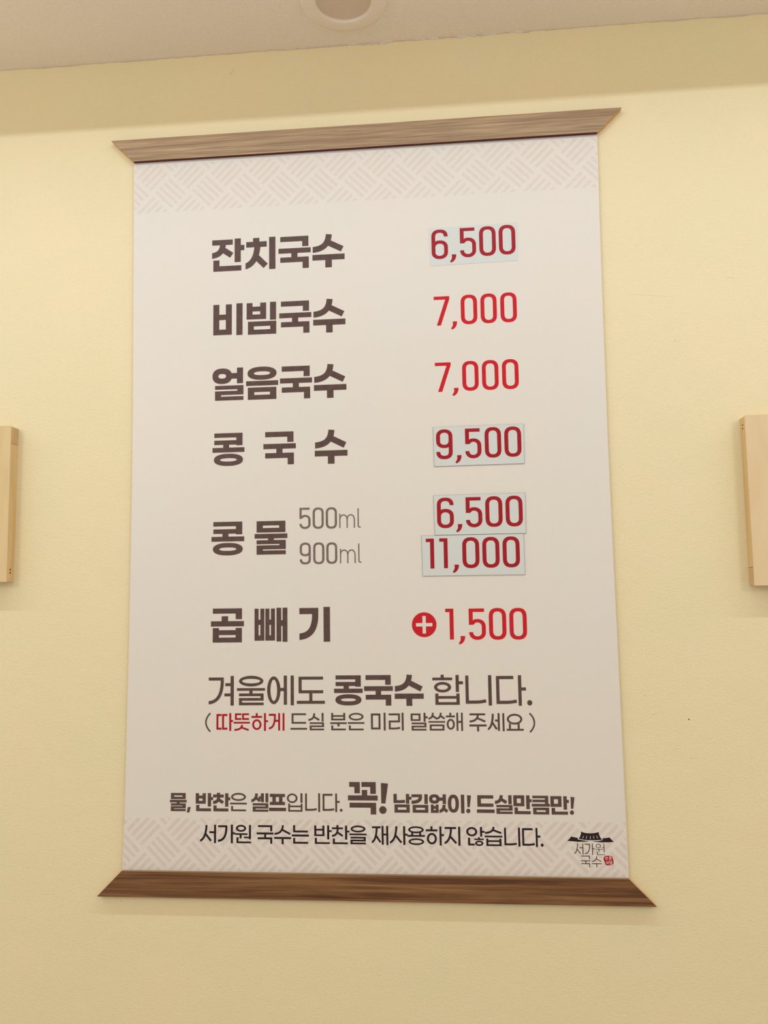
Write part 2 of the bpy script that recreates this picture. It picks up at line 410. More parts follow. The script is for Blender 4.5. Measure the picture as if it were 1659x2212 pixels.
# ------------------------------------------------------------ lettering, drawn stroke by stroke
def bez(p, n=14):
    out = []
    for i in range(n + 1):
        t = i / n; q = list(p)
        while len(q) > 1: q = [((1 - t) * a[0] + t * b[0], (1 - t) * a[1] + t * b[1]) for a, b in zip(q, q[1:])]
        out.append(q[0])
    return out
class Pen:
    def __init__(s, box, v, h):
        s.x0, s.y0, s.x1, s.y1 = box
        s.light = False; s.W = s.x1 - s.x0; s.H = s.y1 - s.y0
        s.v = v * s.W / 100; s.h = h * s.H / 100; s.out = []
    def m(s, x, y): return (s.x0 + s.W * x / 100, s.y0 + s.H * y / 100)
    def rect(s, x0, y0, x1, y1): s.out.append([(x0, y0), (x1, y0), (x1, y1), (x0, y1)])
    def rib(s, pts, w, w1=None):
        n = len(pts); L = []; R = []
        for i, p in enumerate(pts):
            a = pts[max(0, i - 1)]; b = pts[min(n - 1, i + 1)]
            dx, dy = b[0] - a[0], b[1] - a[1]; l = math.hypot(dx, dy) or 1
            nx, ny = -dy / l, dx / l; k = 1
            if 0 < i < n - 1:
                ex, ey = p[0] - a[0], p[1] - a[1]; el = math.hypot(ex, ey) or 1
                c = abs((-ey / el) * nx + (ex / el) * ny); k = 1 / max(c, 0.5)
            ww = (w if w1 is None else w + (w1 - w) * i / (n - 1)) / 2 * k
            L.append((p[0] + nx * ww, p[1] + ny * ww)); R.append((p[0] - nx * ww, p[1] - ny * ww))
        for i in range(n - 1): s.out.append([L[i], L[i + 1], R[i + 1], R[i]])
    def ring(s, x0, y0, x1, y1, v=None, h=None, n=48):
        v = v or s.v; h = h or s.h; cx, cy = (x0 + x1) / 2, (y0 + y1) / 2; a, b = (x1 - x0) / 2, (y1 - y0) / 2
        P = []
        for i in range(n + 1):
            t = 2 * math.pi * i / n; c, q = math.cos(t), math.sin(t)
            e = 1.0 if s.light else 0.86
            c = math.copysign(abs(c) ** e, c); q = math.copysign(abs(q) ** e, q)
            P.append(((cx + a * c, cy + b * q), (cx + (a - v) * c, cy + (b - h) * q)))
        for i in range(n): s.out.append([P[i][0], P[i + 1][0], P[i + 1][1], P[i][1]])
    def disc(s, cx, cy, a, b, n=28): s.out.append([(cx + a * math.cos(2 * math.pi * i / n), cy + b * math.sin(2 * math.pi * i / n)) for i in range(n)])

    def sios(s, x0, y0, x1, y1, w=None):
        W, H = x1 - x0, y1 - y0; w = w or (s.v * .55 + s.h * .45)
        tall = H > W * 0.85
        xa = x0 + W * (0.55 if tall else 0.52)
        c = bez([(xa, y0), (xa - W * .02, y0 + H * (.55 if tall else .62)), (x0 + W * .30, y1 - w * .55 - H * (.05 if tall else .02)), (x0, y1 - w * .5)], 16)
        n0 = len(s.out)
        e = c[-1]; q = c[-2]; l = math.hypot(e[0] - q[0], e[1] - q[1]) or 1
        s.rib(c + [(e[0] + (e[0] - q[0]) / l * w * .5, e[1] + (e[1] - q[1]) / l * w * .5)], w)
        s.out[n0:] = [z for z in (clip(a, 0, x0, False) for a in s.out[n0:]) if len(z) > 2]
        k = c[6 if tall else 5]
        s.rib([(k[0] + w * .05, k[1] - w * .1), (x1 - w * .28, y1 - w * (.45 if not tall else .42))], w)
    def jamo(s, j, a, b, c, d, t=None, v=None, h=None):
        """j in box a,b,c,d (percent of the cell); t = position of a tick"""
        ov, oh = s.v, s.h
        if v: s.v = v * s.W / 100
        if h: s.h = h * s.H / 100
        x0, y0 = s.m(a, b); x1, y1 = s.m(c, d); v, h = s.v, s.h; R = s.rect; W, H = x1 - x0, y1 - y0
        if j == 'g': R(x0, y0, x1, y0 + h); R(x1 - v, y0, x1, y1)
        elif j == 'G':       # giyeok whose leg sweeps to the lower left
            R(x0, y0, x1, y0 + h)
            n0 = len(s.out); m = min(v, h * 1.15)
            s.rib([(x1 - v / 2, y0), (x1 - v / 2, y0 + h)] + bez([(x1 - v / 2, y0 + h), (x1 - v / 2, y0 + H * .66), (x0 + W * .58, y1 - h * .62), (x0 - v * .15, y1 - h * .5)], 18)[1:], v, m)
            s.out[n0:] = [z for z in (clip(a, 0, x0, False) for a in s.out[n0:]) if len(z) > 2]
        elif j == 'k': R(x0, y0, x1, y0 + h); R(x1 - v, y0, x1, y1); ym = y0 + (t or .55) * H; R(x0, ym, x1 - v * .5, ym + h)
        elif j == 'n': R(x0, y0, x0 + v, y1); R(x0, y1 - h, x1, y1)
        elif j == 'N' or j == 'D':
            R(x0, y0, x0 + v, y1)
            s.rib([(x0, y1 - h / 2)] + bez([(x0 + W * .45, y1 - h / 2), (x0 + W * .75, y1 - h * .5), (x1, y1 - h * .5 - H * .045)], 8), h)
            if j == 'D': R(x0, y0, x1 - W * .14 if s.light else x1, y0 + h)
        elif j == 'd': R(x0, y0, x1, y0 + h); R(x0, y0, x0 + v, y1); R(x0, y1 - h, x1, y1)
        elif j == 'r' or j == 'R':
            ym = (y0 + y1) / 2
            R(x0, y0, x1, y0 + h); R(x1 - v, y0, x1, ym + h / 2); R(x0, ym - h / 2, x1, ym + h / 2); R(x0, ym - h / 2, x0 + v, y1)
            if j == 'r': R(x0, y1 - h, x1, y1)
            else: s.rib([(x0, y1 - h / 2)] + bez([(x0 + W * .45, y1 - h / 2), (x0 + W * .75, y1 - h * .5), (x1, y1 - h * .5 - H * .05)], 8), h)
        elif j == 'm': R(x0, y0, x1, y0 + h); R(x0, y1 - h, x1, y1); R(x0, y0, x0 + v, y1); R(x1 - v, y0, x1, y1)
        elif j == 'b':
            R(x0, y0, x0 + v, y1); R(x1 - v, y0, x1, y1); R(x0, y1 - h, x1, y1); ym = y0 + (t or .33) * H; R(x0, ym, x1, ym + h)
        elif j == 's': s.sios(x0, y0, x1, y1)
        elif j == 'ss': s.sios(x0, y0, x0 + W * .52, y1); s.sios(x0 + W * .47, y0, x1, y1)
        elif j in 'jc' and len(j) == 1:
            if j == 'c': tk = (t or .2) * H; cx = (x0 + x1) / 2 - (W * .01); R(cx - v / 2, y0, cx + v / 2, y0 + tk + 1e-3); y0 += tk; H = y1 - y0
            R(x0 + (W * .03 if H > W else 0), y0, x1 - W * .03, y0 + h)
            s.sios(x0, y0 + h * .5, x1, y1)
        elif j == 'o': s.ring(x0, y0, x1, y1)
        elif j == 'p':
            R(x0, y0, x1, y0 + h); R(x0, y1 - h, x1, y1); R(x0 + W * .17, y0, x0 + W * .17 + v, y1); R(x1 - W * .17 - v, y0, x1 - W * .17, y1)
        elif j == 'h':       # t = (tick end, ring left, ring right, ring top) in cell percent
            te, rl, rr, rt = t; cx = (x0 + x1) / 2; yt = s.m(0, te)[1]
            R(cx - v / 2, y0, cx + v / 2, yt + 1e-3); R(x0, yt, x1, yt + h)
            s.ring(s.m(rl, 0)[0], s.m(0, rt)[1], s.m(rr, 0)[0], y1)
        elif j == 'a': R(x0, y0, x0 + v, y1); yt = s.m(0, t)[1]; R(x0, yt, x1, yt + h)
        elif j == 'e': R(x1 - v, y0, x1, y1); yt = s.m(0, t)[1]; R(x0, yt, x1, yt + h)
        elif j == 'i': R(x0, y0, x1, y1)
        elif j == '_': R(x0, y0, x1, y1)
        s.v, s.h = ov, oh
B_, L_ = 'B', 'L'
# each syllable: (v thickness, h thickness, [jamo, x0, y0, x1, y1, extra...])
GL = {
 '잔': (19, 16.5, [('j', 0, 1, 66, 59), ('a', 70, -1, 100, 73, 20), ('n', 4, 65, 91, 100)]),
 '치': (21, 17.3, [('c', 0, 0, 73, 97, .12), ('i', 79, -1, 100, 100)]),
 '국': (19.2, 15.8, [('g', 5.5, 0, 93, 32), ('_', 0, 36.5, 100, 52), ('i', 40, 50, 59, 66), ('g', 5.5, 64.5, 94, 100)]),
 '수': (19.2, 17, [('s', 1, 0, 98, 54), ('_', 0, 60.5, 100, 77.5), ('i', 40, 70, 60.3, 100)]),
 '비': (20.5, 17, [('b', 0, 2, 63.4, 98, .33), ('i', 79, 0, 100, 100)]),
 '빔': (20, 15, [('b', 0, 1, 66, 52.5, .23), ('i', 79, 0, 99.5, 56), ('m', 4.5, 59.5, 100, 100)]),
 '얼': (19.5, 13, [('o', 0, 0, 63, 48.5, None, 19, 17), ('e', 56, -1, 98.5, 48, 15.5, None, 17.5), ('r', 8.5, 54, 100, 100, None, None, 12)]),
 '음': (20, 14.2, [('o', 4.5, 0, 95, 40), ('_', 0, 43.2, 100, 57.7), ('m', 5.5, 63, 94.5, 100)]),
 '콩': (19.5, 13.5, [('k', 5.5, 0, 94, 38, .58), ('i', 33.5, 34, 52, 46), ('_', 0, 44.3, 100, 58.7), ('o', 4.5, 63, 95.5, 100)]),
 '물': (19, 13.3, [('m', 6, 0, 94, 34), ('_', 0, 38, 100, 52), ('i', 41, 50, 59, 60), ('r', 6, 57, 95, 100, None, None, 12)]),
 '곱': (19, 15.2, [('g', 5.5, 0, 94, 32), ('i', 32.5, 23, 52, 40), ('_', 0, 37.5, 100, 53), ('b', 5.5, 57.5, 94, 100, .15, None, 14.4)]),
 '빼': (12.3, 15.5, [('b', 0, 2, 30, 97, .345), ('b', 33, 2, 62.3, 97, .345), ('i', 67, 0, 81.3, 100), ('i', 85.3, 0, 100, 101), ('_', 78, 37, 88, 54)]),
 '기': (20.5, 18, [('G', 0, 1.5, 62, 95), ('i', 79, -1, 100, 101)]),
 '반': (18.8, 16, [('b', 0, 1, 58, 59, .22), ('a', 69.5, 0, 100, 74, 22), ('n', 2.5, 65.5, 88.5, 100)]),
 '찬': (18.8, 16, [('c', 0, 0, 64, 61, .15), ('a', 70, 2, 100, 74.5, 24), ('n', 2, 68, 89, 100)]),
 '셀': (17.5, 13, [('s', 0, 1, 56, 49), ('e', 44, 0, 74, 48, 16, None, 15), ('i', 83, 0, 100, 49), ('r', 8, 54, 100, 100, None, None, 11.8)]),
 '프': (20, 18, [('p', 5, 1, 94, 64.5), ('_', 0, 80, 100, 99)]),
 '꼭': (18.5, 15.2, [('g', 4.5, 0, 40.5, 35), ('g', 46, 0, 94, 36.5), ('i', 47, 24.5, 65, 45), ('_', 0, 41.5, 100, 57), ('g', 5.5, 64, 94.5, 100)]),
 '남': (18.5, 15.5, [('N', 0, 0, 64, 49), ('a', 69, 0, 100, 52.5, 15), ('m', 5, 56, 89.5, 100)]),
 '김': (20, 15.5, [('G', 0, 1, 63.5, 52), ('i', 77.5, 0, 97.5, 53), ('m', 6, 57.5, 100, 100)]),
 '없': (17.5, 16.5, [('o', 0, 0, 56, 50.5), ('e', 50, 0, 90, 52, 17, None, 17.5), ('b', 8.5, 55, 50, 100, .18, 15, 15), ('s', 54, 56, 101, 100, None, 17, 16)]),
 '이': (20.5, 18, [('o', 0, 0, 66, 97), ('i', 78, 0, 98, 100)]),
 '드B': (20, 18.5, [('d', 3.5, 0, 93, 65), ('_', 0, 80, 99, 99.5)]),
 '실': (19.5, 12.5, [('s', 0, 0, 71, 47, None, 19, 16), ('i', 76.5, 0, 96, 48), ('r', 7.5, 52, 100, 100, None, None, 12.2)]),
 '만': (19, 16.5, [('m', 0, 0, 60, 58), ('a', 70, 0, 100, 73, 20), ('n', 5, 64, 93, 100)]),
 '큼': (19, 13.5, [('k', 4, 0, 92, 50, .42, None, 13.5), ('_', 0, 43.5, 100, 58), ('m', 6.5, 63.5, 95, 100)]),
 # regular weight
 '겨': (12.3, 10.3, [('G', 1, 5, 60.5, 95.5), ('i', 87, 0, 100, 100), ('_', 66.5, 24.5, 90, 34.5), ('_', 63, 59, 90, 69)]),
 '울': (11, 9.2, [('o', 7, 0, 94, 36.3, None, None, 10.3), ('_', 0, 42, 100, 51), ('i', 44, 49, 55.5, 62), ('r', 7, 60, 95, 100)]),
 '에': (12, 10.7, [('o', 0, 2.5, 50, 96, None, 12.5), ('e', 48, 0, 74.3, 98, 41.5), ('i', 88, 0, 100, 100)]),
 '도': (11, 10.8, [('d', 6.5, 2, 94, 62), ('i', 44.5, 58, 55.5, 92), ('_', 0, 89, 100, 100)]),
 '합': (10.5, 9, [('h', 0, 0, 65, 59, (9.5, 5, 61, 24)), ('a', 76, 1, 100, 57.5, 22, None, 10), ('b', 8.5, 62.5, 88, 100, .22, None, 9)]),
 '니': (12, 10.5, [('N', 1, 1, 78, 94), ('i', 87.5, 0, 100, 100)]),
 '다': (10.8, 10.5, [('D', 0, 2, 68, 94), ('a', 74, 0, 100, 100, 40)]),
 '따': (11.8, 11.5, [('d', 0, 5, 31, 93), ('d', 34, 5, 66, 93), ('a', 77.5, 0, 100, 100, 39)]),
 '뜻': (11.5, 10.5, [('d', 8, 0, 48, 38), ('d', 52, 0, 95, 38), ('_', 0, 49, 100, 59), ('s', 5, 66, 96, 101)]),
 '하': (11.5, 10.5, [('h', 0, 0, 64, 94.5, (16, 5, 60.5, 34.5)), ('a', 75.5, 0, 100, 100, 40)]),
 '게': (12, 11.5, [('G', 0, 4, 45, 93), ('e', 38, 0, 72, 99, 38), ('i', 88, 0, 100, 100)]),
 '드': (11.5, 11, [('d', 7, 0, 94, 63), ('_', 0, 88, 100, 99)]),
 '실l': (12.2, 9.6, [('s', 0, 2, 73, 46, None, 12, 11), ('i', 85, 0, 97.5, 50), ('r', 8, 54, 100, 100)]),
 '분': (11.8, 9.8, [('b', 6, 0, 91, 43, .30), ('_', 0, 54, 100, 64), ('i', 44, 60, 56, 78), ('n', 6, 72, 94, 100)]),
 '은': (11.8, 9.6, [('o', 5.5, 0, 95, 44), ('_', 0, 53.5, 100, 63), ('n', 6, 72, 95, 100)]),
 '미': (13, 11, [('m', 1, 4, 65, 94), ('i', 87, 0, 100, 100)]),
 '리': (13, 10.5, [('R', 0, 4, 76, 94), ('i', 87, 0, 100, 100)]),
 '말': (11.5, 9.6, [('m', 0, 4, 58, 46), ('a', 76, 0, 100, 51, 20, None, 11), ('r', 5, 55, 92, 100)]),
 '씀': (11.5, 9.6, [('ss', 0, 0, 100, 38), ('_', 0, 47, 100, 56), ('m', 7, 66, 95, 100)]),
 '해': (11, 10, [('h', 0, 0, 53, 94, (15.5, 4, 52, 34)), ('i', 62, 0, 72.7, 100), ('i', 89.5, 0, 100, 101), ('_', 70, 45.5, 92, 56)]),
 '주': (11.8, 10.5, [('j', 2, 1, 96, 51), ('_', 0, 62, 100, 73), ('i', 44, 70, 56, 100)]),
 '세': (12, 11.5, [('s', 0, 3, 57, 94), ('e', 44, 0, 72, 98, 35), ('i', 88.5, 0, 100, 100)]),
 '요': (11.8, 11, [('o', 3, 0, 93, 63), ('i', 14, 58, 25.5, 92), ('i', 65, 58, 76.5, 92), ('_', 0, 88.5, 100, 99.5)]),
 '입': (11.5, 9, [('o', 0, 1, 68, 53), ('i', 87, 0, 100, 51), ('b', 8.5, 56, 100, 100, .24)]),
 '서': (13, 11, [('s', 0, 2, 72, 93), ('e', 58, 0, 100, 100, 35.5)]),
 '가': (12.5, 10.5, [('G', 0, 4, 55, 93), ('a', 75, 0, 100, 100, 41)]),
 '원': (12.5, 9.5, [('o', 5, 0, 69, 38), ('_', 0, 46, 78, 55), ('i', 28, 52, 41, 74), ('i', 86.5, 0, 99, 78), ('_', 55, 64, 88, 72.8), ('n', 9, 68, 100, 100)]),
 '원t': (11, 7.5, [('o', 5, 3, 58, 40), ('_', 0, 47, 76, 54.5), ('i', 32, 52, 43, 75), ('i', 85, 0, 96, 78), ('_', 64, 32, 88, 39), ('n', 16, 70, 100, 100)]),
 '국l': (12, 10.5, [('g', 8, 0, 93, 33), ('_', 0, 39, 100, 50), ('i', 45, 48, 57, 68), ('g', 6, 65.5, 93, 100)]),
 '수l': (12, 10.5, [('s', 2, 0, 98, 51, None, 11.5, 10), ('_', 0, 62, 100, 72.5), ('i', 44, 70, 56, 100)]),
 '는': (12, 10.5, [('n', 8, 0, 94, 39), ('_', 0, 50, 100, 61), ('n', 8, 69, 95, 100)]),
 '반l': (12, 9.6, [('b', 0, 1, 58.5, 58, .31), ('a', 74, 0, 100, 75, 25.5), ('n', 3, 67.5, 89, 100)]),
 '찬l': (12, 9.8, [('c', 0, 0, 65, 62, .19, 11.5, 9.6), ('a', 75, 2, 100, 76, 28), ('n', 5, 70, 90, 100)]),
 '을': (12, 9.4, [('o', 7, 0, 94, 37), ('_', 0, 43, 100, 52), ('r', 6, 60, 95, 100)]),
 '재': (12, 10, [('j', 0, 3, 56, 92), ('i', 60, 0, 72, 100), ('i', 88, 0, 100, 101), ('_', 70, 41, 90, 50.5)]),
 '사': (11.8, 10.5, [('s', 0, 1, 68, 93), ('a', 75, 0, 100, 100, 40)]),
 '용': (11.5, 9, [('o', 5, 0, 94, 37.5), ('i', 22, 33, 33.5, 50), ('i', 67, 33, 78.5, 50), ('_', 0, 46.5, 100, 56), ('o', 6, 64, 95, 100)]),
 '지': (13, 10.5, [('j', 0, 2, 76, 92), ('i', 85.5, 0, 98.5, 100)]),
 '않': (11.5, 10.2, [('o', 0, 1, 60, 50), ('a', 75, 0, 100, 51, 20.5), ('n', 9, 57, 45, 98), ('h', 43, 54, 94, 100, (61.5, 47, 92, 72), 10, 8)]),
 '습': (12, 9.2, [('s', 2, 0, 97, 37, None, 11, 10), ('_', 0, 46, 100, 55), ('b', 8, 61, 94, 100, .22)]),
 '전': (14, 11, [('j', 0, 0, 60, 55), ('e', 52, 0, 92, 62, 24), ('n', 14, 68, 96, 100)]),
 '문': (14, 11, [('m', 8, 0, 90, 36), ('_', 0, 46, 100, 57), ('i', 44, 55, 58, 74), ('n', 10, 70, 92, 100)]),
 '식': (14, 11, [('s', 0, 0, 68, 56), ('i', 80, 0, 94, 60), ('g', 14, 66, 94, 100)]),
 '당': (14, 11, [('d', 0, 0, 58, 52), ('a', 68, 0, 100, 60, 24), ('o', 16, 62, 88, 100)]),
}
# stadium-like numerals
def numeral(g, x0, y0, x1, y1, v, h):
    p = Pen((x0, y0, x1, y1), 1, 1); W, H = x1 - x0, y1 - y0
    def pill(xa, ya, xb, yb, e=.82, ry=None):
        r = (xb - xa) / 2; ry = ry or min(r * 1.0, (yb - ya) / 2); cx = (xa + xb) / 2; n = 16; O = []
        # clockwise from the middle of the left side; mid-line and half widths
        for cyy, a0 in ((ya + ry, 180), (yb - ry, 0)):
            for i in range(n + 1):
                a = math.radians(a0 + 180 * i / n); c, q = math.cos(a), math.sin(a)
                c2 = math.copysign(abs(c) ** e, c); q2 = math.copysign(abs(q) ** e, q)
                O.append(((cx + r * c2, cyy + ry * q2), (cx + (r - v) * c2, cyy + (ry - h) * q2)))
        O.append(O[0])
        return O
    def fill(O, i0=0, i1=None):
        i1 = i1 if i1 is not None else len(O) - 1
        for i in range(i0, i1): p.out.append([O[i][0], O[i + 1][0], O[i + 1][1], O[i][1]])
    if g == '0': fill(pill(x0, y0, x1, y1))
    elif g in '69':
        # lower bowl plus an open hook above, 9 is the same turned round
        ym = y0 + H * .37
        O = pill(x0, ym, x1, y1, .9, W * .44); fill(O)
        p.rect(x0, y0 + W * .45, x0 + v, ym + W * .6)
        T_ = pill(x0, y0, x1, y0 + H * .5, ry=W * .46)
        fill(T_, 0, 16)
        p.rect(x1 - v, y0 + W * .44, x1, y0 + H * .235)
        if g == '9': p.out = [[(x0 + x1 - a, y0 + y1 - b) for a, b in q] for q in p.out]
    elif g == '5':
        p.rect(x0, y0, x1 - W * .08, y0 + h); p.rect(x0, y0, x0 + v, y0 + H * .52)
        O = pill(x0, y0 + H * .335, x1, y1, .93, W * .46)
        fill(O, 6, 33)
        p.out.append([(x0 + v * .98, y0 + H * .385), O[6][0], O[6][1], (x0 + v * 1.1, y0 + H * .52), (x0 + v * .98, y0 + H * .52)])
        p.rect(x0, y1 - H * .245, x0 + v, y1 - W * .42)
    elif g == '7':
        p.rect(x0, y0, x1, y0 + h)
        p.out.append([(x1 - v * .98, y0), (x1, y0), (x1, y0 + h * .9), (x0 + W * .43, y1), (x0 + W * .17, y1), (x1 - v * 1.08, y0 + h)])
    elif g == '1': p.rect(x1 - v, y0, x1, y1); p.rect(x0, y0, x1, y0 + h * .98)
    elif g == ',': p.out.append([(x0 + W * a / 100, y0 + H * b / 100) for a, b in ((30, 0), (100, 0), (98, 30), (82, 62), (55, 85), (18, 100), (0, 84), (22, 62), (32, 40))])
    elif g == 'm':
        p.rect(x0, y0, x0 + v, y1)
        for k in (0, 1):
            a = x0 + (W - v) * k / 2; b = a + (W - v) / 2
            q = bez([(a + v / 2, y0 + H * .45), (a + v / 2, y0 + v * .4), ((a + b) / 2 + v * .2, y0 + v * .2), (b + v / 2, y0 + v * .2), (b + v / 2, y0 + H * .42)], 16)
            q2 = [(x, y + v * .3) for x, y in q]
            p.rib(q2 + [(b + v / 2, y1)], v)
    elif g == 'l': p.rib([(x0 + v / 2, y0), (x0 + v / 2, y1 - v * 2.2)] + bez([(x0 + v / 2, y1 - v * 1.8), (x0 + v / 2, y1 - v * .5), (x1, y1 - v * .5)], 6), v)
    elif g == '+':
        cx, cy = (x0 + x1) / 2, (y0 + y1) / 2; rx, ry = W / 2, H / 2
        a, t, l, m_ = .15 * rx * .95, .14 * ry, .67 * rx, .71 * ry
        # disc with a cross cut out: four corner pieces and four caps
        n = 12
        for sx in (1, -1):
            for sy in (1, -1):
                def P(tt): return (cx + sx * rx * math.cos(tt), cy + sy * ry * math.sin(tt))
                ta = math.asin(t / ry); tb = math.acos(a / rx)
                arc = [P(ta + (tb - ta) * i / n) for i in range(n + 1)]
                p.out.append([(cx + sx * a, cy + sy * t)] + arc)
            arc = [(cx + sx * rx * math.cos(q), cy + ry * math.sin(q)) for q in [(-1 + 2 * i / 6) * math.asin(t / ry) for i in range(7)]]
            p.out.append([(cx + sx * l, cy - t)] + arc + [(cx + sx * l, cy + t)])
            arc = [(cx + rx * math.sin(q), cy + sx * ry * math.cos(q)) for q in [(-1 + 2 * i / 6) * math.asin(a / rx) for i in range(7)]]
            p.out.append([(cx - a, cy + sx * m_)] + arc + [(cx + a, cy + sx * m_)])
    return p.out
def glyph(item):
    g, st, x0, y0, x1, y1 = item
    if st == 'D': return numeral(g, x0, y0, x1, y1, 4.75, 4.15)
    if st == 'D1': return numeral(g, x0, y0, x1, y1, 2.75, 2.55)
    if st == 'D2': return numeral(g, x0, y0, x1, y1, 1.45, 1.45)
    if g in '.': p = Pen((x0, y0, x1, y1), 1, 1); p.disc((x0 + x1) / 2, (y0 + y1) / 2, (x1 - x0) / 2, (y1 - y0) / 2); return p.out
    W, H = x1 - x0, y1 - y0
    if g == '!': return [[(x0 + W * .22, y0), (x1, y0 + H * .02), (x0 + W * .68, y0 + H * .665), (x0 + W * .24, y0 + H * .66)],
                         [(x0 + W * .40 + W * .40 * math.cos(t * .2244), y1 - H * .125 + H * .125 * math.sin(t * .2244)) for t in range(28)]]
    if g == ';': return [[(x0 + W * .25, y0), (x1, y0), (x0 + W * .64, y1), (x0, y1)]]
    if g in '()':
        k = 1 if g == '(' else -1; a, b = (x1, x0) if k > 0 else (x0, x1)
        p = Pen((x0, y0, x1, y1), 1, 1)
        p.rib(bez([(a - k * W * .14, y0), (b - k * W * .20, y0 + H * .32), (b - k * W * .20, y0 + H * .68), (a - k * W * .14, y1)], 16), W * .27)
        return p.out
    v, h, js = GL[g]
    if st == 'T': v, h = (v * .62, h * .62)
    p = Pen((x0, y0, x1, y1), v, h); p.light = st != 'B'
    for j in js:
        if st == 'T':   # the small emblem lettering is thin; keep strokes slim round their centre lines
            j = tuple(j)
            if j[0] == '_': c = (j[2] + j[4]) / 2; j = ('_', j[1], c - h / 2, j[3], c + h / 2)
            if j[0] == 'i' and j[3] - j[1] < 16: c = (j[1] + j[3]) / 2; j = ('i', c - v / 2, j[2], c + v / 2, j[4])
            if len(j) > 6: j = j[:6]
        p.jamo(*j)
    return p.out
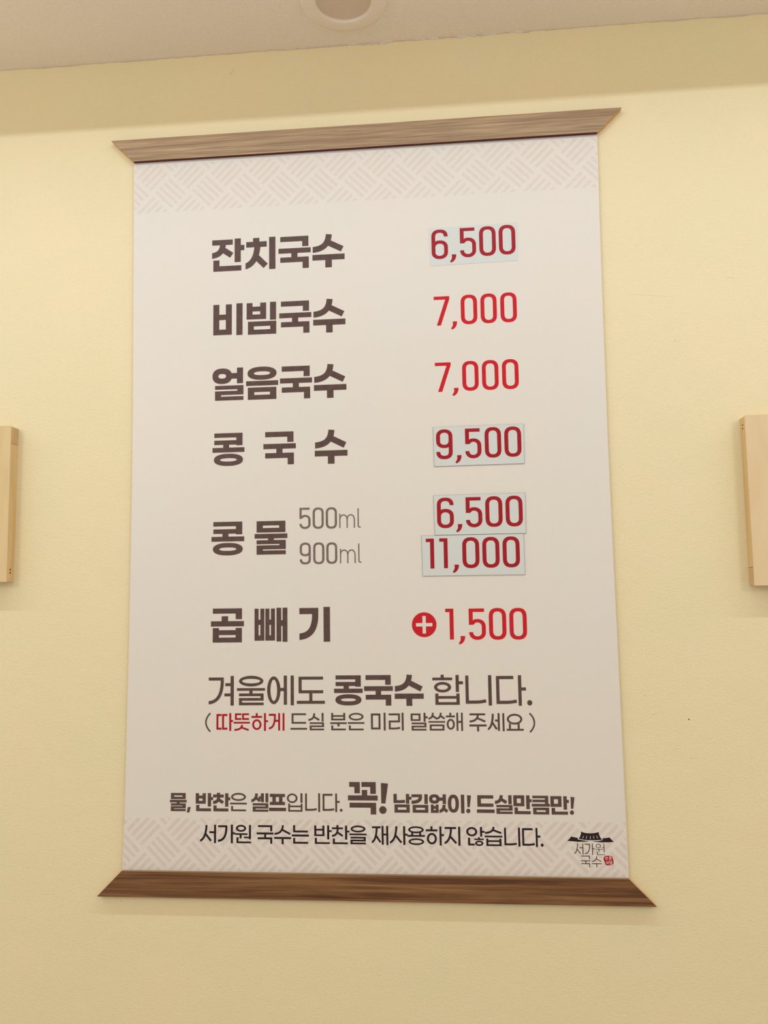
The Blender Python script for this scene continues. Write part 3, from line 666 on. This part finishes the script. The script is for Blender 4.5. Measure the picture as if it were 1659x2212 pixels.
TEXT = {
 'name_1': [('잔','B',106.5,111.1,148.9,153.6), ('치','B',150.5,111.3,189.6,153.7), ('국','B',193.6,111.9,235.4,154.6), ('수','B',237.6,111.6,279.0,155.3)],
 'name_2': [('비','B',108.6,197.0,146.8,238.7), ('빔','B',152.1,197.1,190.5,239.0), ('국','B',194.4,197.5,235.7,239.5), ('수','B',238.1,196.9,279.2,240.5)],
 'name_3': [('얼','B',108.0,281.6,148.2,323.2), ('음','B',151.6,281.2,192.8,323.5), ('국','B',195.2,282.2,236.1,324.2), ('수','B',238.5,281.5,279.6,324.7)],
 'name_4': [('콩','B',108.6,365.3,149.6,407.1), ('국','B',173.9,365.6,215.1,407.3), ('수','B',239.1,365.3,280.1,408.1)],
 'name_5': [('콩','B',108.0,477.6,149.6,519.5), ('물','B',162.8,477.8,204.1,519.4)],
 'vol_1': [('5','D1',219.4,462.3,233.2,488.7), ('0','D1',235.9,462.4,249.7,488.8), ('0','D1',252.3,462.5,266.2,489.0), ('m','D2',269.1,470.6,288.5,488.5), ('l','D2',291.8,464.5,295.5,488.6)],
 'vol_2': [('9','D1',219.5,505.5,233.3,532.4), ('0','D1',236.3,505.7,250.2,532.4), ('0','D1',252.6,505.9,266.2,532.3), ('m','D2',269.5,514.0,288.9,531.9), ('l','D2',292.2,507.9,295.8,531.7)],
 'name_6': [('곱','B',108.0,585.0,149.5,626.6), ('빼','B',162.8,585.0,203.8,626.0), ('기','B',218.7,585.1,256.5,626.4)],
 'pr_1': [('6','D',389.7,113.5,410.2,152.0), (',','D',412.5,146.8,420.4,157.4), ('5','D',425.5,113.1,445.4,151.5), ('0','D',449.5,112.5,470.1,151.0), ('0','D',473.9,112.1,494.4,150.5)],
 'pr_2': [('7','D',390.9,200.5,410.4,237.8), (',','D',411.8,233.3,419.4,243.7), ('0','D',424.4,199.8,444.7,237.7), ('0','D',448.9,199.5,468.9,237.5), ('0','D',473.4,199.3,493.5,237.4)],
 'pr_3': [('7','D',390.7,285.2,410.2,322.2), (',','D',411.4,317.9,419.2,328.0), ('0','D',424.2,284.5,444.2,322.1), ('0','D',448.5,284.4,468.7,322.0), ('0','D',473.1,284.2,493.2,321.9)],
 'pr_4': [('9','D',390.3,369.6,410.3,406.7), (',','D',413.3,402.2,420.9,412.4), ('5','D',425.8,369.6,445.3,406.6), ('0','D',449.6,368.7,469.5,406.5), ('0','D',473.4,368.8,493.8,406.2)],
 'pr_5': [('6','D',389.5,454.2,409.8,491.5), (',','D',412.2,486.9,419.8,497.0), ('5','D',424.5,454.4,444.2,491.2), ('0','D',448.1,453.9,468.6,491.2), ('0','D',472.4,453.8,492.8,491.2)],
 'pr_6': [('1','D',375.2,503.9,385.0,540.2), ('1','D',391.5,503.8,401.4,540.1), (',','D',407.0,536.0,414.6,546.0), ('0','D',419.1,503.2,439.5,540.5), ('0','D',443.2,503.3,463.6,540.5), ('0','D',467.5,503.2,487.8,540.5)],
 'pr_7': [('+','D',356.4,592.8,386.0,622.5), ('1','D',396.8,588.8,406.6,625.6), (',','D',412.2,621.6,420.0,631.7), ('5','D',424.9,589.0,444.9,626.3), ('0','D',448.8,588.7,469.3,626.4), ('0','D',473.1,588.9,493.6,626.5)],
 'winter': [('겨','L',105.4,667.2,137.1,702.8), ('울','L',141.1,667.1,175.9,702.5), ('에','L',178.5,667.1,211.5,702.7), ('도','L',215.1,667.9,249.5,701.0), ('콩','B',260.8,667.3,295.5,703.0), ('국','B',297.3,667.2,332.1,703.3), ('수','B',334.2,667.0,369.0,703.7), ('합','L',379.7,667.2,416.1,702.6), ('니','L',418.6,668.0,449.8,703.5), ('다','L',455.2,668.3,490.2,703.9), ('.','L',491.1,697.3,497.1,703.6)],
 'warm': [('따','L',115.6,711.8,136.2,733.1), ('뜻','L',137.0,712.1,157.1,732.8), ('하','L',159.0,711.9,179.7,733.1), ('게','L',180.6,711.9,199.8,732.8)],
 'warm2': [('(','L',102.0,711.8,109.0,733.9), ('드','L',207.2,712.2,227.5,731.8), ('실l','L',229.2,711.8,248.2,732.3), ('분','L',255.8,711.8,275.9,732.3), ('은','L',277.2,711.8,297.2,732.3), ('미','L',305.0,711.7,322.8,732.6), ('리','L',326.5,711.7,344.4,732.6), ('말','L',352.9,711.8,373.2,732.6), ('씀','L',374.1,711.8,393.9,732.6), ('해','L',394.9,711.8,414.9,732.9), ('주','L',422.5,712.4,442.8,733.6), ('세','L',444.2,712.4,463.8,733.4), ('요','L',466.1,713.2,486.2,732.9), (')','L',492.4,712.5,499.2,734.5)],
 'self': [('물','B',58.3,806.9,79.2,828.3), (';','B',79.5,823.3,84.4,829.8), ('반','B',90.5,806.8,112.0,828.1), ('찬','B',112.0,806.4,133.2,828.1), ('은','L',133.0,806.3,153.5,827.7), ('셀','B',159.1,806.6,179.9,828.1), ('프','B',180.7,806.9,201.5,827.4), ('입','L',202.5,806.3,221.5,827.7), ('니','L',224.5,806.1,242.8,827.8), ('다','L',245.8,806.2,266.4,827.7), ('.','L',266.5,823.8,269.8,827.2), ('꼭','B',276.4,792.7,312.0,830.1), ('!','B',313.6,793.6,324.6,829.3), ('남','B',330.8,806.1,352.2,827.7), ('김','B',352.2,806.3,371.9,827.6), ('없','B',373.0,806.3,395.1,827.6), ('이','B',395.0,806.5,414.7,827.8), ('!','B',416.4,807.1,422.4,827.6), ('드B','B',428.9,807.0,449.7,827.2), ('실','B',450.1,806.8,470.4,828.1), ('만','B',471.5,806.8,492.7,828.2), ('큼','B',492.7,807.1,513.6,828.3), ('만','B',514.3,807.4,535.5,828.3), ('!','B',536.2,808.1,542.1,828.4)],
 'reuse': [('서','L',96.2,843.8,115.9,865.2), ('가','L',118.3,843.5,139.2,865.1), ('원','L',139.2,843.6,158.9,864.9), ('국l','L',165.6,843.7,186.1,865.2), ('수l','L',186.9,843.5,207.6,865.5), ('는','L',208.3,843.3,229.1,864.7), ('반l','L',235.5,843.2,256.5,864.6), ('찬l','L',256.7,842.8,277.8,864.6), ('을','L',277.7,842.9,298.2,864.5), ('재','L',304.3,843.0,324.0,864.7), ('사','L',325.8,843.1,346.9,864.6), ('용','L',346.6,843.1,367.3,864.5), ('하','L',368.4,843.0,389.6,864.7), ('지','L',390.1,843.1,409.1,864.7), ('않','L',415.7,843.1,437.2,864.6), ('습','L',437.2,842.8,457.7,864.6), ('니','L',459.6,843.4,478.2,864.8), ('다','L',480.5,843.5,501.5,865.0), ('.','L',501.5,861.0,504.9,864.7)],
 'logo': [('서','T',539.4,860.2,550.0,873.0), ('가','T',551.5,860.3,562.9,873.1), ('원t','T',563.7,860.3,574.6,872.9), ('국l','T',546.5,874.0,557.8,886.8), ('수l','T',558.9,874.3,570.3,886.8)],
 'seal': [('전','S',574.3,875.0,577.5,878.2), ('문','S',578.6,874.5,581.8,878.1), ('식','S',574.9,879.6,578.1,883.4), ('당','S',578.8,879.3,582.5,883.2)],
}
SHAPES = {
 'roof': [(548.19, 846.99), (551.32, 848.29), (555.01, 848.86), (558.3, 849.03), (562.02, 848.74), (565.33, 848.22), (568.16, 847.38), (568.29, 849.4), (569.28, 852.43), (570.43, 854.45), (571.93, 855.93), (567.89, 856.42), (563.77, 856.67), (558.83, 856.69), (554.71, 856.61), (549.79, 856.02), (545.37, 855.02), (546.82, 852.69), (547.87, 850.04)],
 'wingl': [(536.61, 852.8), (540.38, 853.61), (544.49, 854.18), (543.73, 855.69), (549.75, 856.91), (557.13, 857.88), (551.34, 858.44), (543.91, 858.6), (538.15, 858.06), (531.96, 857.65), (534.1, 855.88)],
 'wingr': [(571.66, 854.43), (576.2, 854.01), (580.33, 853.32), (582.28, 855.72), (584.84, 858.24), (579.29, 858.79), (571.9, 858.88), (565.75, 858.51), (559.81, 857.93), (567.85, 857.43), (572.91, 856.16)],
 'slits': [[(550.9, 851.63), (550.38, 853.46), (549.21, 854.97)], [(554.41, 851.51), (554.21, 853.41), (553.77, 855.45)], [(558.41, 851.62), (558.45, 853.57), (558.36, 855.88)], [(561.91, 851.5), (562.04, 853.33), (562.75, 855.34)], [(565.41, 851.38), (566.05, 853.08), (567.22, 854.6)]],
 'seal': [(573.31, 874.81), (574.57, 873.91), (576.42, 873.8), (578.07, 873.54), (579.9, 873.84), (581.73, 873.97), (582.64, 874.89), (582.85, 876.7), (583.4, 878.1), (583.8, 880.31), (583.56, 882.32), (582.36, 883.46), (580.3, 883.97), (578.65, 884.32), (577.0, 884.62), (574.98, 883.97), (574.02, 882.45), (573.49, 880.45), (572.54, 878.45), (572.54, 876.43)],
 'st1': [(386.57, 111.0), (497.27, 109.2), (496.9, 158.93), (387.08, 160.48)],
 'st2': [(386.91, 366.55), (497.07, 365.92), (496.8, 414.68), (387.61, 415.22)],
 'st3': [(385.73, 451.33), (496.23, 450.63), (496.07, 499.7), (386.56, 499.62)],
 'st4': [(370.0, 500.4), (493.03, 500.33), (493.28, 549.22), (370.89, 548.99)],
}
def word(name, keys, mat, parent=sign, y=-0.00015, label=None):
    # one part per printed word: a new word starts where the line leaves a gap
    runs = []
    for it in TEXT[keys]:
        if runs and it[2] - runs[-1][-1][4] < (4.4 if it[5] - it[3] > 25 else 2.6): runs[-1].append(it)
        else: runs.append([it])
    for run in runs:
        polys = []
        for it in run: polys += glyph(it)
        o = prints(name, polys, mat, parent, y)
        if label: o['label'] = label
    return o
for k in ('name_1', 'name_2', 'name_3', 'name_4', 'name_5', 'name_6'):
    word('dish_name', k, M_brown, label='bold brown Korean dish name')
for k in ('vol_1', 'vol_2'): word('volume_note', k, M_thin, label='thin grey brown volume figure')
for k in ('pr_2', 'pr_3', 'pr_7'): word('price_figures', k, M_red, label='bright red printed price')
word('notice_line', 'winter', M_brown, label='brown line of large Korean lettering')
word('notice_line', 'warm2', M_brown, label='small brown bracketed Korean line')
word('notice_line', 'warm', M_red3, label='red word in the bracketed line')
word('notice_line', 'self', M_brown, label='brown Korean line with bold words')
word('notice_line', 'reuse', M_dark, y=-0.0001, label='near-black Korean line over the woven pattern')
# emblem: tiled roof, name and seal
em = prints('emblem', [SHAPES['wingl'], SHAPES['wingr'], SHAPES['roof']], M_dark, sign, -0.0001)
em['label'] = 'dark tiled roof emblem above the restaurant name'
sl_ = []
for q in SHAPES['slits']:
    p = Pen((0, 0, 1, 1), 1, 1); c = bez(q, 8)
    for i, (a, b) in enumerate(zip(c, c[1:])):
        w = 0.55 * math.sin(math.pi * (i + .5) / 8) ** .6
        p.rib([a, b], w)
    sl_ += p.out
prints('tile_groove', sl_, M_white, em, -0.00014)
word('emblem_name', 'logo', M_dark, em, -0.0001)
sc = prints('seal', [SHAPES['seal']], M_red3, em, -0.0001)
word('seal_lettering', 'seal', M_white, em, -0.00014)

# price stickers
def sticker(key, txt, label, th, edge):
    q = SHAPES[key]; bm = bmesh.new()
    c = (sum(p[0] for p in q) / 4, sum(p[1] for p in q) / 4)
    root = empty('price_sticker', (c[0] / 1000, 0, Z0 - c[1] / 1000))
    thing(root, label, 'sticker', 'price stickers on the menu')
    slab(bm, q, -th, 0.0, [1, 1, 1, 1])
    obj('film', bm, [M_stick, edge], root)
    if th > 0.0005:
        bm = bmesh.new()
        e = 0.22
        big = [(u + (e if u > c[0] else -e), v_ + (e if v_ > c[1] else -e)) for u, v_ in q]
        slab(bm, big, -th * .45, 0.0, None)
        obj('adhesive_edge', bm, M_sedge, root)
    word('price_figures', txt, M_red2, root, -th - 0.00015)
sticker('st1', 'pr_1', 'pale grey tilted price sticker reading 6,500, topmost price on the menu', 0.0003, M_stick)
sticker('st2', 'pr_4', 'pale grey price sticker with dark edges reading 9,500', 0.0009, M_sedge)
sticker('st3', 'pr_5', 'pale grey price sticker reading 6,500, just above the 11,000 sticker', 0.0009, M_sedge)
sticker('st4', 'pr_6', 'wide pale grey price sticker with dark edges reading 11,000', 0.0009, M_sedge)
